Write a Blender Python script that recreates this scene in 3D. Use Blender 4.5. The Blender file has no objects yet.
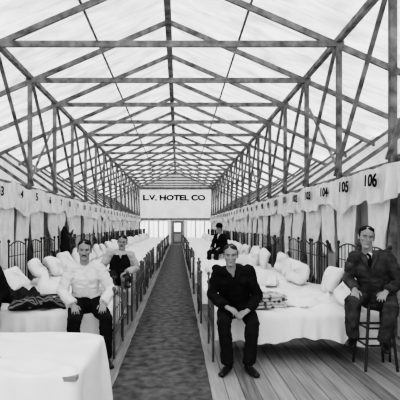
import bpy, math, random, time
from mathutils import Vector, Matrix, noise
random.seed(7)
scene = bpy.context.scene
COL = scene.collection
CX = -0.22
S = 2.04
YEND = 39.0
EYE = 1.54

# ------------------------------------------------------------------ materials
def base_mat(name):
    m = bpy.data.materials.new(name); m.use_nodes = True
    nt = m.node_tree; b = nt.nodes['Principled BSDF']
    return m, nt, b
def N(nt, t, **kw):
    n = nt.nodes.new(t)
    for k, v in kw.items():
        if k in n.inputs: n.inputs[k].default_value = v
    return n
def ramp(nt, src, stops):
    r = nt.nodes.new('ShaderNodeValToRGB')
    el = r.color_ramp.elements
    while len(el) < len(stops): el.new(0.5)
    for e, (p, g) in zip(el, stops):
        e.position = p; e.color = (g, g, g, 1)
    nt.links.new(src, r.inputs[0]); return r
def plain(name, g, var=0.25, scale=8, rough=0.9, stretch=(1,1,1), bump=0.0, metal=0):
    m, nt, b = base_mat(name)
    tc = N(nt, 'ShaderNodeTexCoord'); mp = N(nt, 'ShaderNodeMapping'); mp.inputs['Scale'].default_value = stretch
    nz = N(nt, 'ShaderNodeTexNoise', Scale=scale, Detail=4.0)
    nt.links.new(tc.outputs['Object'], mp.inputs[0]); nt.links.new(mp.outputs[0], nz.inputs['Vector'])
    r = ramp(nt, nz.outputs['Fac'], [(0.3, g*(1-var)), (0.7, min(1, g*(1+var)))])
    nt.links.new(r.outputs[0], b.inputs['Base Color'])
    b.inputs['Roughness'].default_value = rough; b.inputs['Metallic'].default_value = metal
    b.inputs['Specular IOR Level'].default_value = .2 if rough > .7 else .5
    if bump:
        bp = N(nt, 'ShaderNodeBump', Strength=bump); nt.links.new(nz.outputs['Fac'], bp.inputs['Height'])
        nt.links.new(bp.outputs[0], b.inputs['Normal'])
    return m
def canvas(name, g, trans, var=0.06, scale=1.3, stretch=(1, 1, 1), seam=None):
    m, nt, b = base_mat(name)
    nt.nodes.remove(b)
    out = [n for n in nt.nodes if n.type == 'OUTPUT_MATERIAL'][0]
    tc = N(nt, 'ShaderNodeTexCoord'); mp = N(nt, 'ShaderNodeMapping'); mp.inputs['Scale'].default_value = stretch
    nz = N(nt, 'ShaderNodeTexNoise', Scale=scale, Detail=7.0, Distortion=.6)
    nt.links.new(tc.outputs['Object'], mp.inputs[0]); nt.links.new(mp.outputs[0], nz.inputs['Vector'])
    r = ramp(nt, nz.outputs['Fac'], [(0.3, g*(1-var)), (0.7, min(1, g*(1+var)))])
    colr = r.outputs[0]
    if seam:
        sp = N(nt, 'ShaderNodeSeparateXYZ'); nt.links.new(tc.outputs['Object'], sp.inputs[0])
        dv = nt.nodes.new('ShaderNodeMath'); dv.operation = 'DIVIDE'; dv.inputs[1].default_value = seam; nt.links.new(sp.outputs[1], dv.inputs[0])
        fr = nt.nodes.new('ShaderNodeMath'); fr.operation = 'FRACT'; nt.links.new(dv.outputs[0], fr.inputs[0])
        rs = ramp(nt, fr.outputs[0], [(0.0, .66), (0.07, 1.0)])
        mm = nt.nodes.new('ShaderNodeMix'); mm.data_type = 'RGBA'; mm.blend_type = 'MULTIPLY'; mm.inputs[0].default_value = 1
        nt.links.new(colr, mm.inputs[6]); nt.links.new(rs.outputs[0], mm.inputs[7]); colr = mm.outputs[2]
    d = N(nt, 'ShaderNodeBsdfDiffuse'); t = N(nt, 'ShaderNodeBsdfTranslucent'); mx = N(nt, 'ShaderNodeMixShader')
    mx.inputs[0].default_value = trans
    nt.links.new(colr, d.inputs[0]); nt.links.new(colr, t.inputs[0])
    nt.links.new(d.outputs[0], mx.inputs[1]); nt.links.new(t.outputs[0], mx.inputs[2])
    nt.links.new(mx.outputs[0], out.inputs[0])
    return m
def floor_mat():
    m, nt, b = base_mat('plank_floor')
    tc = N(nt, 'ShaderNodeTexCoord'); sp = N(nt, 'ShaderNodeSeparateXYZ')
    nt.links.new(tc.outputs['Object'], sp.inputs[0])
    def M(op, a, bb=None):
        n = nt.nodes.new('ShaderNodeMath'); n.operation = op
        nt.links.new(a, n.inputs[0])
        if bb is not None:
            if isinstance(bb, float): n.inputs[1].default_value = bb
            else: nt.links.new(bb, n.inputs[1])
        return n.outputs[0]
    q = M('DIVIDE', sp.outputs[0], 0.15); fr = M('FRACT', q); fl = M('FLOOR', q)
    wn = N(nt, 'ShaderNodeTexWhiteNoise'); wn.noise_dimensions = '1D'; nt.links.new(fl, wn.inputs['W'])
    mp = N(nt, 'ShaderNodeMapping'); mp.inputs['Scale'].default_value = (14, 0.9, 1)
    nt.links.new(tc.outputs['Object'], mp.inputs[0])
    nz = N(nt, 'ShaderNodeTexNoise', Scale=2.0, Detail=8.0); nt.links.new(mp.outputs[0], nz.inputs['Vector'])
    add = M('ADD', M('MULTIPLY', wn.outputs['Value'], 0.35), M('MULTIPLY', nz.outputs['Fac'], 0.65))
    r = ramp(nt, add, [(0.25, 0.12), (0.75, 0.38)])
    gap = ramp(nt, fr, [(0.0, 0.08), (0.08, 1.0)])
    mx = nt.nodes.new('ShaderNodeMix'); mx.data_type = 'RGBA'; mx.blend_type = 'MULTIPLY'; mx.inputs[0].default_value = 1
    nt.links.new(r.outputs[0], mx.inputs[6]); nt.links.new(gap.outputs[0], mx.inputs[7])
    nt.links.new(mx.outputs[2], b.inputs['Base Color']); b.inputs['Roughness'].default_value = 0.85
    return m
def stripe_mat(name, a, bb, scale, direction='X', dist=2.0):
    m, nt, b = base_mat(name)
    tc = N(nt, 'ShaderNodeTexCoord')
    w = N(nt, 'ShaderNodeTexWave', Scale=scale, Distortion=dist); w.bands_direction = direction
    nt.links.new(tc.outputs['Object'], w.inputs['Vector'])
    r = ramp(nt, w.outputs['Fac'], [(0.45, a), (0.6, bb)])
    nt.links.new(r.outputs[0], b.inputs['Base Color']); b.inputs['Roughness'].default_value = 0.95
    return m
def quilt_mat(name):
    m, nt, b = base_mat(name)
    tc = N(nt, 'ShaderNodeTexCoord'); v = N(nt, 'ShaderNodeTexVoronoi', Scale=17.0)
    nt.links.new(tc.outputs['Object'], v.inputs['Vector'])
    r = ramp(nt, v.outputs['Distance'], [(0.25, 0.04), (0.5, 0.5)])
    nt.links.new(r.outputs[0], b.inputs['Base Color']); b.inputs['Roughness'].default_value = 0.95
    return m
M_ROOF = canvas('roof_canvas', 0.68, 0.45, .34, 1.5, (.8, 1.7, 1), seam=.68)
M_WALLC = canvas('wall_canvas', 0.58, 0.35, .2)
M_SCREEN = canvas('screen_canvas', 0.42, 0.12, 0.3, 2.5, (1, 2, .6))
M_NET = canvas('gathered_netting', 0.82, 0.12, 0.14, 4)
M_VAL = canvas('valance_canvas', 0.76, 0.12, 0.2, 2.5, (1, 2, 1))
M_FLOOR = floor_mat()
M_RUN = plain('matting', 0.11, 0.45, 9, 0.95)
M_WOOD = plain('rough_timber', 0.19, 0.5, 5, 0.9)
M_WOODD = plain('dark_stained_timber', 0.05, 0.35, 6, 0.7)
M_WOODL = plain('light_timber', 0.25, 0.3, 6, 0.85)
M_IRON = plain('black_iron', 0.025, 0.2, 10, 0.45)
M_IRONL = plain('worn_iron', 0.10, 0.3, 10, 0.5)
M_SHEET = plain('white_sheet', 0.86, 0.05, 5, 0.95, bump=0.4)
M_SHEET2 = plain('white_cotton', 0.85, 0.05, 6, 0.95, bump=0.4)
M_TICK = stripe_mat('ticking', 0.4, 0.55, 20)
M_SKIN = plain('skin', 0.27, 0.14, 14, 0.75)
M_HAIR = plain('dark_hair', 0.018, 0.3, 60, 0.8)
M_HAIR2 = plain('brown_hair', 0.04, 0.3, 60, 0.8)
M_BLACK = plain('black_wool', 0.016, 0.4, 12, 0.95)
M_DARK = plain('dark_wool', 0.06, 0.4, 12, 0.95)
M_TROU = plain('dark_trousers', 0.018, 0.3, 15, 0.95)
M_SHIRT = plain('white_shirt_cloth', 0.68, 0.08, 10, 0.9)
M_SHIRTG = plain('grey_shirt_cloth', 0.42, 0.1, 10, 0.9)
M_SHOE = plain('black_leather', 0.012, 0.3, 10, 0.4)
M_EYE = plain('dark_eye', 0.02, 0.1, 10, 0.3)
M_LIP = plain('lip', 0.15, 0.1, 10, 0.6)
M_PAINT = plain('black_paint', 0.012, 0.1, 10, 0.8)
M_STRB = stripe_mat('striped_blanket_cloth', 0.012, 0.16, 6, 'Y', 5.0)
M_GREYB = plain('grey_blanket_cloth', 0.03, 0.3, 12, 0.95)
M_QUILT = quilt_mat('patterned_quilt_cloth')
M_ENDW = canvas('end_wall_cloth', 0.62, 0.35, 0.1, 1.0)
M_GABLE = canvas('gable_canvas', 0.5, 0.3, .1)
M_GREY = plain('grey_paint', 0.22, 0.15, 5, 0.8)
M_PALE = plain('pale_paint', 0.45, 0.1, 5, 0.8)
m, nt, b = base_mat('daylight_glow_pane'); M_PANE = m
b.inputs['Base Color'].default_value = (.8, .8, .8, 1); b.inputs['Emission Color'].default_value = (1, 1, 1, 1); b.inputs['Emission Strength'].default_value = 1.1  # panes glow by emission, standing in for daylight through window and door glass

# ------------------------------------------------------------------ mesh helpers
class Acc:
    def __init__(s): s.v = []; s.f = []
def mesh_of(acc, name, mat, smooth=False):
    me = bpy.data.meshes.new(name); me.from_pydata([tuple(v) for v in acc.v], [], acc.f); me.update()
    if mat: me.materials.append(mat)
    if smooth: me.polygons.foreach_set('use_smooth', [True]*len(me.polygons))
    return me
def obj_of(me, name, parent=None, loc=None, rot=0.0):
    o = bpy.data.objects.new(name, me); COL.objects.link(o)
    if parent: o.parent = parent
    if loc is not None: o.location = loc
    if rot: o.rotation_euler = (0, 0, rot)
    return o
def tag(o, label, cat, group=None):
    o['label'] = label; o['category'] = cat
    if group: o['group'] = group
    return o
def beam(acc, p0, p1, w, h, up=(0, 0, 1)):
    p0 = Vector(p0); p1 = Vector(p1); t = (p1-p0).normalized(); up = Vector(up)
    s = t.cross(up)
    if s.length < 1e-3: s = t.cross(Vector((0, 1, 0)))
    s.normalize(); u = s.cross(t).normalized()
    i = len(acc.v)
    for p in (p0, p1):
        for a, c in ((-1, -1), (1, -1), (1, 1), (-1, 1)):
            acc.v.append(p + s*a*w/2 + u*c*h/2)
    acc.f += [(i, i+3, i+2, i+1), (i+4, i+5, i+6, i+7), (i, i+1, i+5, i+4), (i+1, i+2, i+6, i+5), (i+2, i+3, i+7, i+6), (i+3, i, i+4, i+7)]
def boxa(acc, lo, hi):
    c = (Vector(lo)+Vector(hi))/2
    beam(acc, (lo[0], c.y, c.z), (hi[0], c.y, c.z), hi[1]-lo[1], hi[2]-lo[2])
def tube(acc, pts, rad, side=(1, 0, 0), n=12, r0=True, r1=True):
    pts = [Vector(p) for p in pts]; side = Vector(side)
    rad = [(r, r) if not isinstance(r, (tuple, list)) else r for r in rad]
    rings = []
    m_ = len(pts)
    for i, p in enumerate(pts):
        if i == 0: t = pts[1]-pts[0]
        elif i == m_-1: t = pts[-1]-pts[-2]
        else: t = (pts[i]-pts[i-1]).normalized() + (pts[i+1]-pts[i]).normalized()
        t.normalize()
        s = side - t*side.dot(t)
        if s.length < 0.05:
            s = Vector((0, 1, 0)) - t*t.y
            if s.length < 0.05: s = Vector((0, 0, 1)) - t*t.z
        s.normalize(); u = t.cross(s)
        rings.append((p, s, u, rad[i][0], rad[i][1], t))
    full = []
    def endrings(R, sign):
        p, s, u, a, b_, t = R; k = min(a, b_); out = []
        for ph in (80, 55, 30):
            c = math.cos(math.radians(ph)); sn = math.sin(math.radians(ph))
            out.append((p + t*sign*k*sn, s, u, a*c, b_*c, t))
        return out
    if r0: full += endrings(rings[0], -1)
    full += rings
    if r1: full += endrings(rings[-1], 1)[::-1]
    base = len(acc.v)
    for p, s, u, a, b_, t in full:
        for k in range(n):
            an = 2*math.pi*k/n
            acc.v.append(p + s*a*math.cos(an) + u*b_*math.sin(an))
    for j in range(len(full)-1):
        for k in range(n):
            a0 = base+j*n+k; a1 = base+j*n+(k+1) % n
            acc.f.append((a0, a1, a1+n, a0+n))
    acc.f.append(tuple(base+k for k in range(n))[::-1])
    e = base+(len(full)-1)*n
    acc.f.append(tuple(e+k for k in range(n)))
def ell(acc, c, r, R=None, nu=16, nv=10):
    c = Vector(c); R = R or Matrix.Identity(3); base = len(acc.v)
    for j in range(1, nv):
        th = math.pi*j/nv
        for i in range(nu):
            ph = 2*math.pi*i/nu
            acc.v.append(c + R @ Vector((r[0]*math.sin(th)*math.cos(ph), r[1]*math.sin(th)*math.sin(ph), r[2]*math.cos(th))))
    top = len(acc.v); acc.v.append(c + R @ Vector((0, 0, r[2]))); bot = len(acc.v); acc.v.append(c + R @ Vector((0, 0, -r[2])))
    for j in range(nv-2):
        for i in range(nu):
            a = base+j*nu+i; b_ = base+j*nu+(i+1) % nu
            acc.f.append((a, a+nu, b_+nu, b_))
    for i in range(nu):
        acc.f.append((top, base+i, base+(i+1) % nu))
        e = base+(nv-2)*nu
        acc.f.append((bot, e+(i+1) % nu, e+i))
def remesh(acc, name, mat, voxel, smooth=3, fold=0.0, fscale=9, post=None):
    me = mesh_of(acc, 'tmp', None); o = bpy.data.objects.new('tmp', me); COL.objects.link(o)
    md = o.modifiers.new('r', 'REMESH'); md.mode = 'VOXEL'; md.voxel_size = voxel
    if smooth:
        ms = o.modifiers.new('s', 'SMOOTH'); ms.factor = 0.5; ms.iterations = smooth
    dg = bpy.context.evaluated_depsgraph_get(); dg.update()
    out = bpy.data.meshes.new_from_object(o.evaluated_get(dg))
    out.name = name
    bpy.data.objects.remove(o); bpy.data.meshes.remove(me)
    if fold:
        nn = noise.noise
        for v in out.vertices:
            p = v.co
            q = Vector((p.x*fscale+p.z*3, p.y*fscale, p.z*fscale*1.5))
            d = nn(q)*.6 + (0.35-abs(nn(q*1.7+Vector((3, 1, 7)))))*.9
            v.co = p + v.normal*(d*fold)
    if post: post(out)
    out.materials.clear(); out.materials.append(mat)
    out.polygons.foreach_set('use_smooth', [True]*len(out.polygons)); out.update()
    return out
def simple(name, mat, fn, label=None, cat=None, parent=None, loc=(0, 0, 0), rot=0, smooth=False, group=None, kind=None):
    a = Acc(); fn(a); o = obj_of(mesh_of(a, name, mat, smooth), name, parent, loc, rot)
    if label: o['label'] = label
    if cat: o['category'] = cat
    if group: o['group'] = group
    if kind: o['kind'] = kind
    return o
def empty(name, loc, rot=0):
    o = bpy.data.objects.new(name, None); o.empty_display_size = 0.1; COL.objects.link(o); o.location = loc; o.rotation_euler = (0, 0, rot); return o
def clone_tree(root, loc, rot=None):
    r = root.copy(); COL.objects.link(r); r.location = loc
    if rot is not None: r.rotation_euler = (0, 0, rot)
    for c in root.children:
        k = c.copy(); COL.objects.link(k); k.parent = r
    return r
def text_mesh(s, size, ext=0.004, bold=.012, rough=0.0):
    cu = bpy.data.curves.new('t', 'FONT'); cu.body = s; cu.size = size; cu.align_x = 'CENTER'; cu.align_y = 'CENTER'; cu.extrude = ext; cu.offset = size*bold
    o = bpy.data.objects.new('t', cu); COL.objects.link(o)
    dg = bpy.context.evaluated_depsgraph_get(); dg.update()
    me = bpy.data.meshes.new_from_object(o.evaluated_get(dg)); bpy.data.objects.remove(o)
    if rough:
        for v in me.vertices:
            q = Vector((v.co.x/size*1.6, v.co.y/size*1.6, len(s)+ord(s[-1])*.37))
            v.co.x += size*rough*noise.noise(q); v.co.y += size*rough*noise.noise(q+Vector((9, 4, 0)))
    me.materials.clear(); me.materials.append(M_PAINT); return me
NUMS = {}
for n in list(range(75, 108))+list(range(1, 34)): NUMS[n] = text_mesh(str(n), .235, .003, .022, .06)
SIGN = text_mesh("L.V. HOTEL CO", .62, .01, .045, .05)

# ------------------------------------------------------------------ people
def V(*a): return Vector(a)
def hand(acc, wrist, dirv, back, thumb, curl=.35, scale=1):
    d = dirv.normalized(); b = (back-d*back.dot(d)).normalized(); s = (thumb-d*thumb.dot(d)-b*thumb.dot(b)).normalized()
    S_ = scale
    tube(acc, [wrist-d*.02, wrist+d*.03*S_, wrist+d*.085*S_], [(.026, .019), (.034*S_, .016*S_), (.039*S_, .012*S_)], side=s, n=12)
    for i, (o_, ln) in enumerate(((.033, .070), (.0115, .080), (-.0105, .074), (-.032, .058))):
        p = wrist+d*.080*S_+s*o_*S_; ang = curl*.6; pts = [p]
        sd = s*(o_*2.0)
        for seg, fr in enumerate((.42, .32, .26)):
            dd = (d*math.cos(ang)-b*math.sin(ang)+sd).normalized()
            p = p+dd*ln*fr*S_; pts.append(p); ang += curl*(1+.15*i)
        tube(acc, pts, [.009*S_, .0085*S_, .008*S_, .007*S_], side=s, n=8)
    p = wrist+d*.022*S_+s*.024*S_
    pts = [p, p+(d*.6+s*.75-b*.2).normalized()*.040*S_, p+(d*.6+s*.75-b*.2).normalized()*.040*S_+(d*.9+s*.25-b*.35).normalized()*.036*S_]
    tube(acc, pts, [.013*S_, .0105*S_, .0085*S_], side=s, n=8)

def person(loc, yaw, hs, label, J, upper='coat', hair=M_HAIR, hat=None, mustache=False, voxel=.006, tie=False, mats=None, headrot=(0, 0, 0), wd=.92, full=0.0):
    mt = dict(coat=M_DARK, trousers=M_TROU, shirt=M_SHIRT); mt.update(mats or {})
    lean = J.get('lean', .1); side = J.get('side', 0)
    P = V(0, 0, hs+.10); W = V(side*.3, -.25*lean, hs+.26); C = V(side*.6, -.65*lean, hs+.41); NK = V(side, -lean, hs+J.get('nk', .56))
    Hc = NK+V(side*.2, -.25*lean-.025, J.get('hk', .16))
    R = Matrix.Rotation(headrot[2], 3, 'Z') @ Matrix.Rotation(headrot[0], 3, 'X') @ Matrix.Rotation(headrot[1], 3, 'Y')
    tilt = J.get('tilt', 0)
    SHL = C+V(-.168*wd, -.02, .085-tilt); SHR = C+V(.168*wd, -.02, .085+tilt)
    HPL, HPR = V(-.1, -.02, hs+.09), V(.1, -.02, hs+.09)
    KL, KR = J['KL'], J['KR']; AL, AR = J['AL'], J['AR']
    EL, ER, WL, WR = J['EL'].copy(), J['ER'].copy(), J['WL'], J['WR']
    EL.x *= wd; ER.x *= wd
    FL, FR = J.get('FL', V(-.15, -1, 0)), J.get('FR', V(.15, -1, 0))
    a = Acc()
    tube(a, [P-V(0, 0, .03), W, C, C+V(0, -.01, .08), NK-V(0, 0, .01)], [(.145, .11), (.125, .10), (.140, .10), (.11, .08), (.05, .05)], n=20)
    tube(a, [NK-V(0, 0, .05), NK+(Hc-NK)*.7], [.055, .053], n=14)
    for SH, E, Wr in ((SHL, EL, WL), (SHR, ER, WR)):
        tube(a, [NK-V(0, 0, .03), SH], [.045, .042], n=12)
        tube(a, [SH, (SH+E)/2, E, (E*2+Wr)/3, Wr], [.046, .043, .036, .038, .027], n=12)
    for HP, K, An in ((HPL, KL, AL), (HPR, KR, AR)):
        tube(a, [HP, (HP+K)/2, K, K*.65+An*.35, An], [.082, .070, .052, .052, .036], n=12)
    for An, F in ((AL, FL), (AR, FR)):
        F = F.normalized(); tube(a, [An+V(0, 0, -.02), An+V(0, 0, -.045)+F*.09, An+V(0, 0, -.055)+F*.16], [(.033, .033), (.036, .022), (.03, .014)], n=10)
    hl = J.get('HL', (WL-EL)); hr = J.get('HR', (WR-ER))
    hand(a, WL, hl, J.get('BL', V(0, -.3, 1)), V(1, 0, 0), J.get('curl', .35))
    hand(a, WR, hr, J.get('BR', V(0, -.3, 1)), V(-1, 0, 0), J.get('curl', .35))
    def hp(x, f, z): return Hc + R @ Vector((x, -f, z))
    rx = R @ V(1, 0, 0)
    ell(a, hp(0, -.005, .034), (.074, .094, .086), R)
    tube(a, [hp(0, .018, .02), hp(0, .024, -.03), hp(0, .036, -.06), hp(0, .050, -.092)], [(.069, .068), (.065, .062), (.057, .048), (.037, .030)], side=rx, n=18)
    tube(a, [hp(0, .086, .014), hp(0, .101, -.016), hp(0, .107, -.028)], [.008, .0115, .014], side=rx, n=8)
    ell(a, hp(0, .080, .028), (.048, .014, .009), R); ell(a, hp(0, .080, -.060), (.022, .010, .010), R)
    ell(a, hp(0, .074, -.096), (.022, .014, .014), R)
    for s in (-1, 1):
        ell(a, hp(s*.040, .060, -.020), (.022, .022, .018), R)
        ell(a, hp(s*.078, -.008, -.004), (.010, .019, .032), R)
    Ri = R.transposed()
    def post(me):
        for v in me.vertices:
            if (v.co-Hc).length < .16:
                q = Ri @ (v.co-Hc)
                if q.y > -.02: continue
                for s in (-1, 1):
                    d2 = ((q.x-s*.031)**2+((q.z-.006)*1.25)**2)/(.018**2)
                    if d2 < 6: v.co += R @ V(0, .017*math.exp(-d2), 0)
                    d2 = ((q.x-s*.058)**2+((q.z+.055)*.8)**2)/(.022**2)
                    if d2 < 6: v.co += R @ V(-s*.005*math.exp(-d2), .004*math.exp(-d2), 0)
    me = remesh(a, 'person', M_SKIN, voxel, 2, post=post)
    body = obj_of(me, 'person', loc=loc, rot=yaw); tag(body, label, 'person')
    def child(nm, acc, mat, vx=.011, sm=3, fold=0, fs=9):
        return obj_of(remesh(acc, nm, mat, vx, sm, fold, fs), nm, body)
    for s in (-1, 1):
        e = Acc(); ell(e, hp(s*.031, .0655, .005), (.0105, .008, .004), R, 10, 6); obj_of(mesh_of(e, 'eye', M_EYE, True), 'eye', body)
        e = Acc(); tube(e, [hp(s*.015, .0900, .024), hp(s*.032, .0865, .0270), hp(s*.048, .073, .024)], [.0026, .0032, .002], side=R @ V(0, 0, 1), n=6); obj_of(mesh_of(e, 'eyebrow', M_HAIR2, True), 'eyebrow', body)
    e = Acc(); tube(e, [hp(-.019, .082, -.0645), hp(0, .0875, -.062), hp(.019, .082, -.0645)], [.0016, .0026, .0016], side=R @ V(0, 0, 1), n=6); obj_of(mesh_of(e, 'mouth', M_LIP, True), 'mouth', body)
    if mustache:
        e = Acc(); tube(e, [hp(-.028, .075, -.060), hp(-.014, .087, -.050), hp(0, .090, -.047), hp(.014, .087, -.050), hp(.028, .075, -.060)], [.003, .007, .006, .007, .003], side=R @ V(0, 0, 1), n=8); obj_of(mesh_of(e, 'mustache', hair, True), 'mustache', body)
    h = Acc()
    ell(h, hp(0, -.020, .046), (.0795, .091, .080), R); ell(h, hp(0, -.042, .0), (.073, .065, .07), R)
    for s in (-1, 1): ell(h, hp(s*.068, -.002, .028), (.012, .030, .034), R)
    if not hat: ell(h, hp(.022, .036, .088), (.042, .036, .022), R); ell(h, hp(-.034, .022, .088), (.036, .038, .022), R)
    child('hair', h, hair, .0065, 2, .006, 45)
    if hat == 'bowler':
        h = Acc(); ell(h, hp(0, 0, .095), (.098, .108, .095), R); child('hat', h, M_BLACK, .008, 2)
        h = Acc(); tube(h, [hp(0, 0, .075), hp(0, 0, .085)], [(.14, .155), (.14, .155)], side=rx, n=24, r0=False, r1=False); obj_of(mesh_of(h, 'hat_brim', M_BLACK, False), 'hat_brim', body)
    t = Acc()
    tube(t, [P-V(0, 0, .06), P, W-V(0, 0, .02)], [(.155, .125), (.16, .13), (.140, .115)], n=20)
    for HP, K, An in ((HPL, KL, AL), (HPR, KR, AR)):
        tube(t, [HP, (HP+K)/2, K, K*.6+An*.4, An], [.100, .088, .072, .070, .066], n=16, r1=False)
    child('trousers', t, mt['trousers'], .012, 2, .018, 8)
    for An, F in ((AL, FL), (AR, FR)):
        F = F.normalized(); s = Acc()
        tube(s, [An+V(0, 0, .03), An+V(0, 0, -.03)], [(.047, .047), (.045, .05)], n=12)
        tube(s, [An-F*.05+V(0, 0, -.05), An+F*.05+V(0, 0, -.045), An+F*.13+V(0, 0, -.058), An+F*.19+V(0, 0, -.063)], [(.034, .035), (.04, .038), (.045, .028), (.036, .022)], side=F.cross(V(0, 0, 1)), n=14)
        child('shoe', s, M_SHOE, .009, 2)
    def torso(acc, g, low=True):
        pts = [P+V(0, 0, -.05 if low else .06), P+V(0, 0, .05 if low else .1), W, C, C+V(0, -.01, .075), NK-V(0, 0, .015)]
        g += full
        tube(acc, pts, [(.152+g, .115+g), (.152+g, .12+g), (.136+g, .110+g), (.148+g, .115+g), (.125+g, .090+g), (.062, .062)], n=24, r1=False)
    def sleeves(acc, g):
        for SH, E, Wr in ((SHL, EL, WL), (SHR, ER, WR)):
            dd = (Wr-E).normalized()
            tube(acc, [NK-V(0, 0, .035), SH+V(0, 0, -.003)], [.050+g*.4, .052+g], n=14)
            ell(acc, SH, (.058+g, .062+g, .060+g))
            tube(acc, [SH, (SH+E)/2, E, (E+Wr)/2, Wr-dd*.01], [.058+g, .053+g, .049+g, .044+g, .037+g], n=16, r1=False)
    open_front = tie or (mats and mats.get('vshirt'))
    if upper == 'coat':
        s = Acc(); torso(s, .026); sleeves(s, .012); child('coat', s, mt['coat'], .010, 2, .026, 7)
        if open_front:
            s = Acc(); tube(s, [NK+V(0, -.055, -.02), C+V(0, -.110, .11), C+V(0, -.150, .0)], [(.040, .012), (.030, .012), (.006, .008)], n=14); child('shirt_front', s, M_SHIRT, .007, 2)
            if tie:
                s = Acc(); tube(s, [NK+V(0, -.072, -.02), C+V(0, -.125, .10), C+V(0, -.162, .0)], [(.013, .008), (.015, .008), (.018, .007)], n=10); obj_of(mesh_of(s, 'necktie', M_BLACK, True), 'necktie', body)
        for q in (-1, 1):
            s = Acc(); tube(s, [NK+V(q*.058, -.035, -.01), C+V(q*.060, -.120, .09), C+V(q*.018, -.160, -.02)], [(.016, .008), (.030, .008), (.012, .007)], n=10); obj_of(mesh_of(s, 'lapel', mt['coat'], True), 'lapel', body)
        s = Acc(); tube(s, [NK+V(0, .01, -.03), NK+V(0, 0, .015)], [(.066, .068), (.060, .062)], n=18, r0=False, r1=False); obj_of(mesh_of(s, 'collar', M_SHIRT if open_front else mt['coat'], True), 'collar', body)
    else:
        s = Acc(); torso(s, .014, low=False); sleeves(s, .016); child('shirt', s, mt['shirt'], .009, 2, .026, 8)
        s = Acc(); tube(s, [NK+V(0, .01, -.03), NK+V(0, 0, .012)], [(.064, .066), (.058, .060)], n=18, r0=False, r1=False); obj_of(mesh_of(s, 'collar', mt['shirt'], True), 'collar', body)
        if upper == 'vest':
            s = Acc()
            tube(s, [P+V(0, 0, .04), P+V(0, 0, .1), W, C, C+V(0, -.01, .095)], [(.185, .145), (.180, .145), (.170, .142), (.172, .146), (.125, .122)], n=24, r1=False)
            child('waistcoat', s, M_BLACK, .011, 2, .006, 8)
            s = Acc(); tube(s, [NK+V(0, -.055, -.02), C+V(0, -.115, .10), C+V(0, -.154, .03)], [(.035, .012), (.028, .012), (.006, .008)], n=14); child('shirt_front', s, mt['shirt'], .007, 2)
    return body
def seated(hs, kx=.17, ky=-.44, kz=None, az=.085, ax=.15, ay=-.42, **kw):
    kz = kz if kz is not None else .50
    J = dict(KL=V(-kx, ky, kz), KR=V(kx, ky, kz), AL=V(-ax, ay, az), AR=V(ax, ay, az))
    J.update(kw); return J
SX, SY = 2.15, 4.92
person((.66, 5.20, 0), -.05, .545, 'person in closed black coat seated hunched on the bed edge',
       seated(.545, kx=.15, az=.09, ax=.11, ay=-.46, lean=.22, side=-.06, nk=.52, hk=.155,
              EL=V(-.27, -.16, .76), WL=V(-.11, -.37, .665), ER=V(.24, -.16, .74), WR=V(.10, -.40, .635),
              HL=V(.75, -.55, -.35), HR=V(-.75, -.45, -.35), FL=V(-.45, -1, 0), FR=V(.35, -1, 0), curl=.5),
       mats=dict(coat=M_BLACK), hair=M_HAIR2, headrot=(.08, 0, -.05), wd=1.0, full=.008)
person((SX, SY, 0), -.45, .715, 'person in dark grey suit and tie perched on the tall stool',
       dict(KL=V(-.20, -.42, .76), KR=V(.17, -.43, .74), AL=V(-.20, -.30, .385), AR=V(.10, -.32, .365), lean=.16, nk=.55, hk=.155, side=-.06, tilt=.012,
              EL=V(-.28, -.10, .96), WL=V(-.18, -.31, .875), ER=V(.27, -.08, .95), WR=V(.12, -.33, .87),
              HL=V(.08, -.85, -.42), HR=V(-.35, -.85, -.35), FL=V(-.2, -1, 0), FR=V(.2, -1, 0), curl=.4),
       tie=True, mats=dict(coat=M_DARK, trousers=M_DARK), hair=M_HAIR, headrot=(.06, 0.12, .25), wd=.94, full=.004)
person((-1.09, 5.34, 0), .3, .545, 'person in white shirt and dark trousers seated on the bed',
       seated(.545, kx=.17, ky=-.44, kz=.51, ax=.18, ay=-.40, lean=.12, nk=.56, hk=.155, side=-.03, tilt=-.01,
              EL=V(-.29, -.14, .79), WL=V(-.17, -.31, .665), ER=V(.29, -.12, .79), WR=V(.16, -.33, .665),
              HL=V(.10, -.85, -.38), HR=V(-.20, -.85, -.38), curl=.35),
       upper='shirt', mustache=True, headrot=(.05, 0.05, -.15), wd=.96, full=.006)
person((-.97, 7.36, 0), .12, .58, 'person in dark waistcoat leaning back with legs stretched on the beds',
       dict(KL=V(-.10, -.36, .78), KR=V(.12, -.38, .72), AL=V(-.06, -.70, .73), AR=V(.12, -.74, .73),
            lean=-.03, nk=.54, hk=.15, side=.05, tilt=-.02,
              EL=V(-.30, -.03, .83), WL=V(-.15, -.24, .80), ER=V(.29, .02, .84), WR=V(.13, -.22, .80),
              HL=V(.5, -.75, -.25), HR=V(-.5, -.75, -.25), curl=.35),
       upper='vest', headrot=(.05, .12, -.1), mustache=True, mats=dict(shirt=M_SHIRTG), voxel=.007, wd=.98)
person((1.30, 13.55, 0), -.7, .745, 'person in dark suit and round hat sitting on a far bed',
       seated(.745, kx=.13, ky=-.43, kz=.76, az=.36, ay=-.46, ax=.12, lean=.06, nk=.56, hk=.15,
              EL=V(-.28, -.08, 1.0), WL=V(-.14, -.28, .90), ER=V(.28, -.08, 1.0), WR=V(.14, -.28, .90), HL=V(.2, -.85, -.3), HR=V(-.2, -.85, -.3)),
       hat='bowler', voxel=.010, mats=dict(vshirt=True, coat=M_BLACK), wd=.85)
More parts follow.
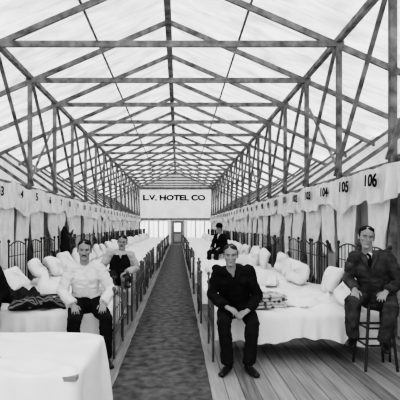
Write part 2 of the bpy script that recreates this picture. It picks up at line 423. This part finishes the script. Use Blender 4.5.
person((-2.30, 5.34, 0), .2, .53, 'person in dark coat seated on the bed beside the blankets',
       seated(.53, kx=.16, lean=.16, nk=.54, hk=.155,
              EL=V(-.28, -.14, .76), WL=V(-.15, -.33, .66), ER=V(.28, -.14, .76), WR=V(.15, -.33, .66), HL=V(.1, -.85, -.38), HR=V(-.1, -.85, -.38)),
       mats=dict(coat=M_BLACK), voxel=.010)
c = Acc()
tube(c, [(0, 0, 0), (0, 0, -.08), (0, 0, -.4), (0, 0, -.75)], [(.06, .04), (.16, .07), (.17, .08), (.2, .08)], side=(0, 1, 0), n=18)
for s in (-1, 1): tube(c, [(0, s*.14, -.09), (.02, s*.2, -.35), (.03, s*.21, -.62)], [.05, .05, .045], n=10)
o = obj_of(remesh(c, 'hanging_coat', M_BLACK, .012, 3, .015, 8), 'hanging_coat', loc=(-2.60, 10.3, 1.50)); tag(o, 'black coat hung over the iron headboard', 'coat')

# ------------------------------------------------------------------ structure
HALF = 3.13; OUT = 5.6; ZR = 6.19; SL = 0.432
YS = -1.4
def zroof(dx): return ZR - SL*abs(dx)
simple('floor', M_FLOOR, lambda a: boxa(a, (CX-OUT-.2, -1.5, -.06), (CX+OUT+.2, YEND+.3, 0)), 'weathered plank floor boards running lengthwise', 'floor', kind='structure')
def runner(a):
    ny = 500
    for j in range(ny+1):
        y = -1.0+(YEND-.9)*j/ny
        x0 = -.63+.012*noise.noise(Vector((y*2.5, 0, 0))); x1 = .31+.012*noise.noise(Vector((y*2.5, 5, 0)))
        for x, z in ((x0, .001), (x0+.012, .010), ((x0+x1)/2, .012), (x1-.012, .010), (x1, .001)): a.v.append((x, y, z))
    for j in range(ny):
        for k in range(4):
            q = j*5+k; a.f.append((q, q+1, q+6, q+5))
simple('aisle_runner', M_RUN, runner, 'long worn grey matting runner down the central aisle', 'carpet runner', smooth=True)
def ceiling(a):
    ny = 300; nx = 24; Y0 = YS
    for j in range(ny+1):
        y = Y0+(YEND+.1-Y0)*j/ny
        for i in range(2*nx+1):
            dx = -OUT-.15+(2*OUT+.3)*i/(2*nx)
            sag = 0.10*math.sin(math.pi*y/S)**2 + 0.03*noise.noise(Vector((dx*1.2, y*1.5, 0))) + .04*noise.noise(Vector((dx*.8, y*4, 5)))
            a.v.append((CX+dx, y, zroof(dx)+.28-sag))
    w = 2*nx+1
    for j in range(ny):
        for i in range(2*nx):
            k = j*w+i; a.f.append((k, k+1, k+w+1, k+w))
simple('ceiling', M_ROOF, ceiling, 'bright white canvas tent roof stretched over rafters', 'ceiling', kind='structure', smooth=True)
def fabric_wall(x, y0, y1, z0, z1, amp, per):
    def fn(a):
        ny = int((y1-y0)/.06); nz = 6
        for j in range(ny+1):
            y = y0+(y1-y0)*j/ny
            for k in range(nz+1):
                z = z0+(z1-z0)*k/nz
                a.v.append((x+amp*math.sin(2*math.pi*y/per+1.3*noise.noise(Vector((y, z, x))))+amp*.6*noise.noise(Vector((y*3, z*.8, 1))), y, z))
        for j in range(ny):
            for k in range(nz):
                q = j*(nz+1)+k; a.f.append((q, q+nz+1, q+nz+2, q+1))
    return fn
XL = CX-HALF; XR = CX+HALF
simple('wall_left', M_SCREEN, fabric_wall(XL-.14, YS, YEND, .01, 2.36, .02, .34), 'grey-white canvas side screen hanging behind the beds', 'wall', kind='structure', smooth=True)
simple('wall_right', M_SCREEN, fabric_wall(XR+.14, YS, YEND, .01, 2.36, .02, .34), 'grey-white canvas side screen hanging behind the beds', 'wall', kind='structure', smooth=True)
simple('wall_outer_left', M_WALLC, fabric_wall(CX-OUT, YS, YEND, .0, zroof(OUT)+.2, .03, .9), 'outer canvas tent wall', 'wall', kind='structure', smooth=True)
simple('wall_outer_right', M_WALLC, fabric_wall(CX+OUT, YS, YEND, .0, zroof(OUT)+.2, .03, .9), 'outer canvas tent wall', 'wall', kind='structure', smooth=True)
def valance(x, gx):
    def fn(a):
        ny = 900; nz = 7
        for j in range(ny+1):
            y = YS+(YEND-YS)*j/ny
            zb = 1.86+.26*noise.noise(Vector((y*1.0, gx, 0)))+.08*noise.noise(Vector((y*3.4, gx, 0)))
            zt = 2.35+.07*noise.noise(Vector((y*1.3, gx, 3)))+.02*noise.noise(Vector((y*5, gx, 3)))
            for k in range(nz+1):
                t = k/nz; z = zb+(zt-zb)*t
                a.v.append((x+gx*(1-t)*(.015+.030*math.sin(y*11+5*noise.noise(Vector((y, 1, gx)))))+.016*noise.noise(Vector((y*3, z*4, gx))), y, z))
        w = nz+1
        for j in range(ny):
            for k in range(nz):
                q = j*w+k; a.f.append((q, q+w, q+w+1, q+1))
    return fn
simple('trim_2', M_VAL, valance(XL+.16, 1), 'pale loose canvas valance along the side screen', 'trim', kind='structure', smooth=True)
simple('trim_3', M_VAL, valance(XR-.16, -1), 'pale loose canvas valance along the side screen', 'trim', kind='structure', smooth=True)
def endwall(a):
    zt = 4.75; xl, xr = XL+.05, XR-.05
    P_ = [(CX-OUT, 0), (xl, 0), (xl, zroof(xl-CX)+.2), (CX-OUT, zroof(OUT)+.2),
          (xr, 0), (CX+OUT, 0), (CX+OUT, zroof(OUT)+.2), (xr, zroof(xr-CX)+.2), (xl, zt), (xr, zt), (CX, ZR+.2)]
    for x, z in P_: a.v.append((x, YEND, z))
    a.f += [(0, 1, 2, 3), (4, 5, 6, 7), (8, 9, 7, 10, 2)]
simple('wall_back', M_GABLE, endwall, 'canvas gable end wall', 'wall', kind='structure')
simple('wall_back_panel', M_ENDW, lambda a: (a.v.extend([(XL+.05, YEND, 0), (XR-.05, YEND, 0), (XR-.05, YEND, 4.75), (XL+.05, YEND, 4.75)]), a.f.append((0, 1, 2, 3))), 'pale end wall cloth carrying the painted lettering', 'wall', kind='structure')
simple('trim_1', M_WOOD, lambda a: boxa(a, (XL, YEND-.10, 2.06), (XR, YEND-.03, 2.22)), 'dark horizontal rail across the end wall', 'trim', kind='structure')
simple('trim_4', M_WOOD, lambda a: boxa(a, (XL, YEND-.08, 4.70), (XR, YEND-.03, 4.82)), 'dark top rail of the end wall', 'trim', kind='structure')
def px2x(px, y=YEND): return (px-178)*y/450
wi = 0
for (a0, a1) in ((140, 148.5), (149.5, 158), (159, 168), (187, 195), (196, 204), (205, 211)):
    wi += 1
    x0, x1 = px2x(a0), px2x(a1)
    w = simple('window_%d' % wi, M_PALE, lambda a: [beam(a, (x0, YEND-.05, z), (x1, YEND-.05, z), .05, .05) for z in (.3, 1.98)] + [beam(a, (x, YEND-.05, .3), (x, YEND-.05, 2.0), .05, .05, (1, 0, 0)) for x in (x0, (x0+x1)/2, x1)], 'bright window with pale frame in the end wall', 'window', kind='structure')
    simple('window_pane', M_PANE, lambda a: boxa(a, (x0, YEND-.045, .3), (x1, YEND-.035, 1.98)), parent=w)
d = simple('door_1', M_GREY, lambda a: [boxa(a, (px2x(172), YEND-.06, .0), (px2x(183), YEND-.03, 2.0))], 'grey panelled door with glazed upper half', 'door', kind='structure')
simple('door_frame', M_WOODD, lambda a: [beam(a, (px2x(p), YEND-.07, 0), (px2x(p), YEND-.07, 2.05), .12, .06, (1, 0, 0)) for p in (171.2, 183.8)], parent=d)
simple('door_pane', M_PANE, lambda a: boxa(a, (px2x(174.2), YEND-.07, 1.05), (px2x(180.8), YEND-.06, 1.8)), parent=d)
simple('door_panel', M_PALE, lambda a: boxa(a, (px2x(174.2), YEND-.075, .2), (px2x(180.8), YEND-.06, .85)), parent=d)
xs = [v.co.x for v in SIGN.vertices]; wd_ = max(xs)-min(xs)
o = obj_of(SIGN, 'painted_lettering', loc=((px2x(142)+px2x(206))/2, YEND-.012, 1.54+(226-198)*YEND/450)); o.rotation_euler = (math.pi/2, 0, 0); o.scale = (5.4/wd_, 1, 1)
tag(o, "large black painted lettering across the white end wall", 'sign')

# trusses
root = empty('roof_truss', (CX, 0, 0))
def part(name, fn, parent, mat=M_WOOD): return simple(name, mat, fn, parent=parent)
part('tie_beam', lambda a: beam(a, (-HALF-.1, 0, 4.84), (HALF+.1, 0, 4.84), .05, .11), root)
for sx in (-1, 1):
    part('rafter', lambda a: beam(a, (0, .05, ZR), (sx*(OUT+.05), .05, zroof(OUT+.05)), .05, .11, (0, 0, 1)), root)
    part('post', lambda a: beam(a, (sx*HALF, -.02, 0), (sx*HALF, -.02, 4.80), .09, .085, (0, 1, 0)), root)
    part('strut', lambda a: beam(a, (sx*HALF, .05, 2.4), (sx*(OUT-.35), .05, zroof(OUT-.35)-.05), .035, .075), root)
tag(root, 'rough timber roof truss on two tall posts', 'roof truss', 'roof trusses of the tent frame')
for n in range(1, 20): clone_tree(root, (CX, n*S, 0))
simple('ridge_beam', M_WOOD, lambda a: boxa(a, (CX-.07, YS, ZR-.14), (CX+.07, YEND, ZR+.02)), 'long dark timber ridge beam under the canvas roof', 'beam')
for sx in (-1, 1):
    x = CX+sx*HALF
    simple('wall_plate', M_WOOD, lambda a: boxa(a, (x-.05, YS, 4.86), (x+.05, YEND, 4.96)), 'long timber plate running over the post tops', 'beam', group='longitudinal timbers')
    simple('side_rail', M_WOOD, lambda a: boxa(a, (x+sx*.05, YS, 2.37), (x+sx*.09, YEND, 2.45)), 'long timber rail holding the canvas screen', 'beam', group='longitudinal timbers')
    for dx in (1.55,):
        xx = CX+sx*dx
        simple('purlin', M_WOOD, lambda a: boxa(a, (xx-.02, YS, zroof(dx)+.06), (xx+.02, YEND, zroof(dx)+.095)), 'thin timber purlin above the rafters', 'beam', group='longitudinal timbers')
ba = Acc(); beam(ba, (0, 0, 4.75), (0, S, 2.45), .03, .07, (1, 0, 0)); bme = mesh_of(ba, 'diagonal_brace', M_WOOD)
bb_ = Acc(); beam(bb_, (0, 0, 2.45), (0, S, 4.2), .03, .05, (1, 0, 0)); bme2 = mesh_of(bb_, 'diagonal_brace', M_WOOD)
for sx in (-1, 1):
    for n in range(2, 19):
        o = obj_of(bme, 'diagonal_brace', loc=(CX+sx*(HALF-.06), n*S, 0)); tag(o, 'slanting timber brace nailed between two posts', 'brace', 'braces between posts')
        if n % 4 == (0 if sx > 0 else 1):
            o = obj_of(bme2, 'diagonal_brace', loc=(CX+sx*(HALF+.06), n*S, 0)); tag(o, 'slanting timber brace nailed between two posts', 'brace', 'braces between posts')

# ------------------------------------------------------------------ beds
L = 2.0; WB = .40
def frame(a, x, h, arch, nb=5):
    tube(a, [(x, -WB, 0), (x, -WB, h)], [.014, .014], n=8); tube(a, [(x, WB, 0), (x, WB, h)], [.014, .014], n=8)
    for s in (-1, 1): ell(a, (x, s*WB, h+.03), (.026, .026, .032), nu=8, nv=6)
    pts = [(x, -WB+2*WB*i/10, h-.06+arch*math.sin(math.pi*i/10)) for i in range(11)]
    tube(a, pts, [.011]*11, side=(1, 0, 0), n=6)
    tube(a, [(x, -WB, .34), (x, WB, .34)], [.012]*2, n=6)
    if nb > 3: tube(a, [(x, -WB, h-.22), (x, WB, h-.22)], [.008]*2, n=6)
    for i in range(1, nb+1):
        y = -WB+2*WB*i/(nb+1); zt = h-.06+arch*math.sin(math.pi*i/(nb+1))
        tube(a, [(x, y, .34), (x, y, zt)], [.0065]*2, n=6)
def A(fn, name, mat, smooth=True):
    a = Acc(); fn(a); return mesh_of(a, name, mat, smooth)
me_head = A(lambda a: frame(a, L, 1.26, .08), 'headboard', M_IRON)
me_foot = A(lambda a: frame(a, 0, .78, .05, 4), 'footboard', M_IRONL)
me_rail = A(lambda a: boxa(a, (0, -.012, .30), (L, .012, .34)), 'side_rail', M_IRON, False)
def slab(a, x0, x1, y0, y1, z0, z1, r=.05, nx=20, ny=10, amp=.01, seed=0):
    base = len(a.v)
    def put(u, v, top):
        x = x0+(x1-x0)*u; y = y0+(y1-y0)*v
        ed = min(u*(x1-x0), (1-u)*(x1-x0), v*(y1-y0), (1-v)*(y1-y0))
        k = math.sqrt(max(0, 1-(1-min(ed/r, 1))**2)); zm = (z0+z1)/2; h = (z1-z0)/2
        nzv = amp*noise.noise(Vector((x*5+seed, y*5, seed)))+amp*noise.noise(Vector((x*12+seed, y*12, seed)))*.5
        ox = amp*.8*noise.noise(Vector((x*3, y*3, seed+5))); oy = amp*.8*noise.noise(Vector((x*3, y*3, seed+9)))
        return (x+ox, y+oy, max(zm+(1 if top else -1)*h*(.35+.65*k)+(nzv if top else 0), z0+.002 if top else -9))
    w = nx+1
    for t in (1, 0):
        for j in range(ny+1):
            for i in range(nx+1): a.v.append(put(i/nx, j/ny, t))
    off = w*(ny+1)
    for j in range(ny):
        for i in range(nx):
            k = base+j*w+i; a.f.append((k, k+1, k+w+1, k+w)); k += off; a.f.append((k, k+w, k+w+1, k+1))
    ring = [base+i for i in range(nx)]+[base+j*w+nx for j in range(ny)]+[base+ny*w+nx-i for i in range(nx)]+[base+(ny-j)*w for j in range(ny)]
    for q in range(len(ring)):
        p, r_ = ring[q], ring[(q+1) % len(ring)]
        a.f.append((p, p+off, r_+off, r_))
me_matt = A(lambda a: slab(a, .05, L-.05, -.345, .345, .36, .51, .05), 'mattress', M_TICK)
def sheet(a, seed, drop=.3, amp=.022, hw=.365, top=.55, x0=.03, x1=L-.06):
    nx = 72
    nd = 9; nt_ = 24
    w = 2*nd+nt_-1
    for i in range(nx+1):
        x = x0+(x1-x0)*i/nx
        row = []
        for sgn in (-1, 1):
            dr = drop*(1+.5*noise.noise(Vector((x*1.3, seed, sgn*3)))+.16*noise.noise(Vector((x*5, seed, sgn*3))))
            col = []
            for q in range(nd):
                dn = 1-q/(nd-1)
                wv = (.028*math.sin(x*19+seed+4*noise.noise(Vector((x*1.5, seed, sgn))))+.016*math.sin(x*43+seed*2))*dn
                y = hw+.022-(.022 if dn == 0 else 0)+wv+.012*dn
                col.append((x, sgn*y, top-.012-dr*dn))
            row.append(col)
        top_row = []
        for q in range(1, nt_):
            y = -hw+2*hw*q/nt_
            f = amp*(noise.noise(Vector((x*2.5+seed, y*3, seed)))+1.8*(.25-abs(noise.noise(Vector((x*4+seed+y*4, y*3-x, seed*2)))*1.6)))
            ed = min(1, (hw-abs(y))/.08)
            hump = .06*max(0, 1-abs(x-.35-.3*math.sin(seed))/.25)*(.5+noise.noise(Vector((y*4, seed, x*5))))
            top_row.append((x, y, max(top+(f+hump+.012)*ed, .53)))
        a.v.extend(row[0]); a.v.extend(top_row); a.v.extend(row[1][::-1])
    for i in range(nx):
        for j in range(w-1):
            k = i*w+j; a.f.append((k, k+w, k+w+1, k+1))
    b0 = len(a.v)
    for j in range(w):
        v = a.v[j]; a.v.append((v[0]-.012, v[1], min(v[2], top-drop*.8)))
    for j in range(w-1): a.f.append((j, j+1, b0+j+1, b0+j))
sheets = [A(lambda a, s=s: sheet(a, s*3.7+1, drop=.25+.035*(s % 3), amp=.065), 'bed_sheet', M_SHEET) for s in range(7)]
def pillow(a, seed, w=.62, h=.42, t=.075):
    nu, nv = 28, 14
    base = len(a.v)
    for j in range(nv+1):
        th = -math.pi/2+math.pi*j/nv
        r = max(0, math.cos(th))**.4
        for i in range(nu):
            ph = 2*math.pi*i/nu
            f = lambda v, e: math.copysign(abs(v)**e, v)
            x = w/2*f(math.cos(ph), .38); y = h/2*f(math.sin(ph), .38)
            z = t*math.sin(th)
            k = 1+.4*noise.noise(Vector((x*4+seed, y*4, z*4)))
            wr = .06*noise.noise(Vector((x*4+seed, y*4+seed, 3)))
            a.v.append((z*k+wr, x*r*(1+.16*noise.noise(Vector((math.cos(ph), seed, math.sin(ph))))), y*r*(1+.2*noise.noise(Vector((math.cos(ph)*1.5, seed+5, math.sin(ph)*1.5))))))
    for j in range(nv):
        for i in range(nu):
            p = base+j*nu+i; q = base+j*nu+(i+1) % nu
            a.f.append((p, q, q+nu, p+nu))
pillows = [A(lambda a, s=s: pillow(a, s*5.1+1), 'pillow', M_SHEET2) for s in range(6)]
def netting(a, seed):
    nz, nn = 24, 34
    rr = random.Random(seed*17+3)
    pinch = rr.uniform(.6, 1.1); w0 = rr.uniform(.36, .52); sh = rr.uniform(-.16, .16); ln = rr.uniform(1.0, 1.9); pk = rr.uniform(.15, .65)
    for k in range(nz+1):
        t = k/nz; z = 2.33-ln*t
        g = math.exp(-((t-pinch)/.3)**2)
        ry = w0*(1-pk*g)*(1-.12*t)
        rx = .03+.015*g
        for i in range(nn):
            an = 2*math.pi*i/nn
            f = 1+.5*math.sin(an*8+seed+2*t*math.sin(seed))
            a.v.append((rx*math.cos(an)*f+.03*math.sin(ry*math.sin(an)*22+seed), ry*math.sin(an)+sh*t+.08*noise.noise(Vector((t*3, seed, 0))), z+.3*noise.noise(Vector((math.sin(an)*2, seed, 2)))*t))
    for k in range(nz):
        for i in range(nn):
            p = k*nn+i; q = k*nn+(i+1) % nn; a.f.append((p, q, q+nn, p+nn))
    a.f.append(tuple(range(nn))); a.f.append(tuple(nz*nn+i for i in range(nn))[::-1])
nets = [A(lambda a, s=s: netting(a, s*2.3), 'hanging_curtain', M_NET) for s in range(9)]
PITCH = 1.02
for side in ('R', 'L'):
    y0 = 5.50 if side == 'R' else 5.62
    for i in range(32):
        y = y0+PITCH*i+(random.uniform(-.04, .04) if i > 1 else 0)
        if y > YEND-.7: break
        if side == 'R': loc = (.40+(random.uniform(-.05, .08) if i else 0), y, 0); rot = 0; gx = 1
        else: loc = (-.74-(random.uniform(-.05, .08) if i else 0), y, 0); rot = math.pi; gx = -1
        bed = empty('iron_bed', loc, rot+random.uniform(-.015, .015))
        tag(bed, 'narrow iron bed with rumpled white sheets beside the aisle', 'bed', 'iron beds in the two rows')
        obj_of(me_head, 'headboard', bed); obj_of(me_foot, 'footboard', bed)
        obj_of(me_rail, 'side_rail', bed, (0, .34, 0)); obj_of(me_rail, 'side_rail', bed, (0, -.34, 0))
        obj_of(me_matt, 'mattress', bed); obj_of(random.choice(sheets), 'bed_sheet', bed)
        hx = loc[0]+gx*random.uniform(1.62, 1.74)
        sc = random.uniform(.85, 1.05)
        o = obj_of(random.choice(pillows), 'pillow', loc=(hx, y+random.uniform(-.06, .06), .60+.18*sc)); o.rotation_euler = (random.uniform(-.2, .2), gx*random.uniform(.25, .75), random.uniform(-.25, .25))
        o.scale = (random.uniform(1, 1.2), 1, sc)
        tag(o, 'plump white pillow propped against the iron headboard', 'pillow', 'pillows on the beds')
        xw = XR if side == 'R' else XL
        o = obj_of(random.choice(nets), 'hanging_curtain', loc=(xw-gx*.05, y+random.uniform(-.15, .15), 0)); o.scale = (1, random.uniform(.85, 1.1)*random.choice((1, -1)), 1)
        tag(o, 'white cloth sheet hanging loosely above a bed', 'curtain', 'hanging cloths above the beds')
        num = 106-i if side == 'R' else 1+i
        c = obj_of(NUMS[num], 'painted_numeral')
        X = Vector((0, -1, 0)) if side == 'R' else Vector((0, 1, 0)); Z = Vector((-gx, 0, 0))
        mtx = Matrix.Identity(4); tl = random.uniform(-.1, .1); X2 = X*math.cos(tl)+Vector((0, 0, 1))*math.sin(tl); Y2 = Z.cross(X2)
        for r in range(3): mtx[r][0] = X2[r]*1.3; mtx[r][1] = Y2[r]; mtx[r][2] = Z[r]
        mtx.translation = Vector((xw-gx*.212, y+(.83 if side == 'R' else .35), 2.17+random.uniform(-.02, .02))); c.matrix_world = mtx
        tag(c, 'black painted bed number on the pale canvas valance', 'number', 'bed numbers along the valances')

# ------------------------------------------------------------------ blankets, table
def blanket(name, mat, loc, size, layers, label, rot=0, seed=0, cat='blanket', amp=.012, group=None):
    a = Acc(); z = 0
    for k in range(layers):
        dx = random.uniform(-.02, .02); th = size[2]/layers
        slab(a, -size[0]/2+dx, size[0]/2+dx, -size[1]/2, size[1]/2-.01*k, z, z+th*1.02, r=.035, nx=30, ny=22, amp=amp, seed=seed+k)
        z += th*.97
    o = obj_of(mesh_of(a, name, mat, True), name, loc=loc, rot=rot); tag(o, label, cat, group); return o
blanket('quilt', M_QUILT, (1.05, 5.42, .575), (.42, .34, .16), 4, 'folded patterned quilt lying on the white bed', .2, 2)
blanket('striped_blanket', M_STRB, (-1.70, 5.42, .56), (.62, .42, .09), 1, 'rumpled dark striped garment thrown over the bed', .25, 5, amp=.10)
blanket('grey_blanket', M_GREYB, (-2.0, 5.66, .58), (.65, .36, .12), 1, 'dark blanket heaped on the bed', -.3, 9, amp=.14)
blanket('patterned_blanket', M_QUILT, (-.98, 6.60, .565), (.42, .5, .06), 2, 'patterned dark blanket spread at the foot of the bed', .1, 12, amp=.03)
blanket('blanket_stack', M_SHEET2, (1.33, 13.67, .58), (.6, .5, .16), 4, 'stack of folded white blankets on a bed', 0, 21)
for (bx, by, sx_, sy_, h_, sd_) in ((1.3, 7.55, .8, .5, .10, 31), (.9, 9.6, .6, .5, .12, 33), (-1.5, 8.7, .8, .5, .14, 35), (1.6, 11.7, .7, .5, .16, 37), (-1.2, 10.7, .6, .5, .12, 39), (1.6, 5.60, .5, .4, .06, 41), (-1.7, 6.65, .7, .5, .12, 43), (1.0, 6.55, .5, .4, .08, 45)):
    blanket('white_bedding', M_SHEET2, (bx, by, .565), (sx_, sy_, h_), 1, 'heap of rumpled white bedding on a bed', random.uniform(-.3, .3), sd_, 'bedding', .13, 'heaps of bedding')
tb = empty('covered_table', (-1.67, 3.36, 0)); tag(tb, 'wooden table fully covered by a white draped cloth', 'table')
simple('table_top', M_WOODL, lambda a: boxa(a, (-1.03, -.53, .56), (1.03, .53, .59)), parent=tb)
for sx in (-1, 1):
    for sy in (-1, 1):
        simple('leg', M_WOODL, lambda a: tube(a, [(sx*.95, sy*.45, 0), (sx*.95, sy*.45, .56)], [.022, .03], n=8), parent=tb)
def cloth(a):
    hx, hy = 1.05, .55; T = 400; rings = 18
    def outline(q, e):
        an = 2*math.pi*q/T
        f = lambda v: math.copysign(abs(v)**e, v)
        return f(math.cos(an)), f(math.sin(an))
    radial = [0.02, .08, .15, .22, .3, .38, .45, .52, .6, .68, .75, .82, .88, .93, .97, .985]
    for r in radial:
        for q in range(T):
            x, y = outline(q, .2); x *= hx*r; y *= hy*r
            k = min(1, (1-r)/.06+.15)
            cre = (.3-abs(noise.noise(Vector((x*2.2+y*2.5, y*3-x, 7)))))*.08+(.2-abs(noise.noise(Vector((x*4-y*3, y*4+x*2, 17)))))*.04
            a.v.append((x, y, .612+k*(.02*noise.noise(Vector((x*3, y*4, 2)))+cre)))
    for k in range(rings):
        t = (k+.5)/rings
        for q in range(T):
            x, y = outline(q, .2)
            n_ = Vector((x*abs(x)**4, y*abs(y)**4, 0)); n_ = n_.normalized() if n_.length > 1e-6 else n_
            u = x*hx*1.0-y*hy*1.0
            f = (.045*math.sin(u*13+4*noise.noise(Vector((x*2, y*2, 0)))+t*.8)+.02*math.sin(u*29+2)+.02)*t**.7
            zb = .605-(.56+.03*noise.noise(Vector((x*2, y*2, 8))))*t
            a.v.append((x*hx+n_.x*f, y*hy+n_.y*f, zb))
    tot = len(radial)+rings
    for k in range(tot-1):
        for q in range(T):
            p = k*T+q; r = k*T+(q+1) % T; a.f.append((p, p+T, r+T, r))
    a.f.append(tuple(range(T)))
simple('tablecloth', M_SHEET, cloth, parent=tb, smooth=True)

# stool
st = empty('stool', (SX, SY, 0)); tag(st, 'tall dark wooden stool standing on the plank floor', 'stool')
simple('seat', M_WOODD, lambda a: tube(a, [(0, 0, .68), (0, 0, .715)], [.17, .17], n=24, r0=False, r1=False), parent=st)
for sx in (-1, 1):
    for sy in (-1, 1):
        simple('leg', M_IRON, lambda a: tube(a, [(sx*.17, sy*.17, 0), (sx*.11, sy*.11, .69)], [.015, .018], n=8, r0=False), parent=st)
for z, k in ((.27, .15), (.45, .133)):
    for sx, sy in ((1, 0), (-1, 0), (0, 1), (0, -1)):
        simple('rung', M_IRON, lambda a: tube(a, [(sx*k-sy*k, sy*k-sx*k, z), (sx*k+sy*k, sy*k+sx*k, z)], [.011, .011], n=8), parent=st)

# ------------------------------------------------------------------ light, camera
w = bpy.data.worlds.new('World'); scene.world = w; w.use_nodes = True
bg = w.node_tree.nodes['Background']; bg.inputs[0].default_value = (1, 1, 1, 1); bg.inputs[1].default_value = 2.1
sd = bpy.data.lights.new('sun', 'SUN'); sd.energy = 4.6; sd.angle = math.radians(8)
so = bpy.data.objects.new('sun', sd); COL.objects.link(so); so.rotation_euler = (math.radians(15), math.radians(12), 0); so.location = (0, 0, 12)
cam = bpy.data.cameras.new('camera'); co = bpy.data.objects.new('camera', cam); COL.objects.link(co)
co.location = (0, 0, EYE); co.rotation_euler = (math.pi/2, 0, 0)
cam.sensor_width = 36; cam.lens = 450/400*36; cam.shift_x = .055; cam.shift_y = .065; cam.clip_end = 200
scene.camera = co
vs = scene.view_settings
try:
    vs.view_transform = 'Filmic'
    for lk in ('Very High Contrast', 'Filmic - Very High Contrast', 'High Contrast', 'Filmic - High Contrast'):
        try:
            vs.look = lk; print('look', lk); break
        except Exception as e: pass
except Exception as e:
    print('vt fail', e); vs.view_transform = 'Standard'
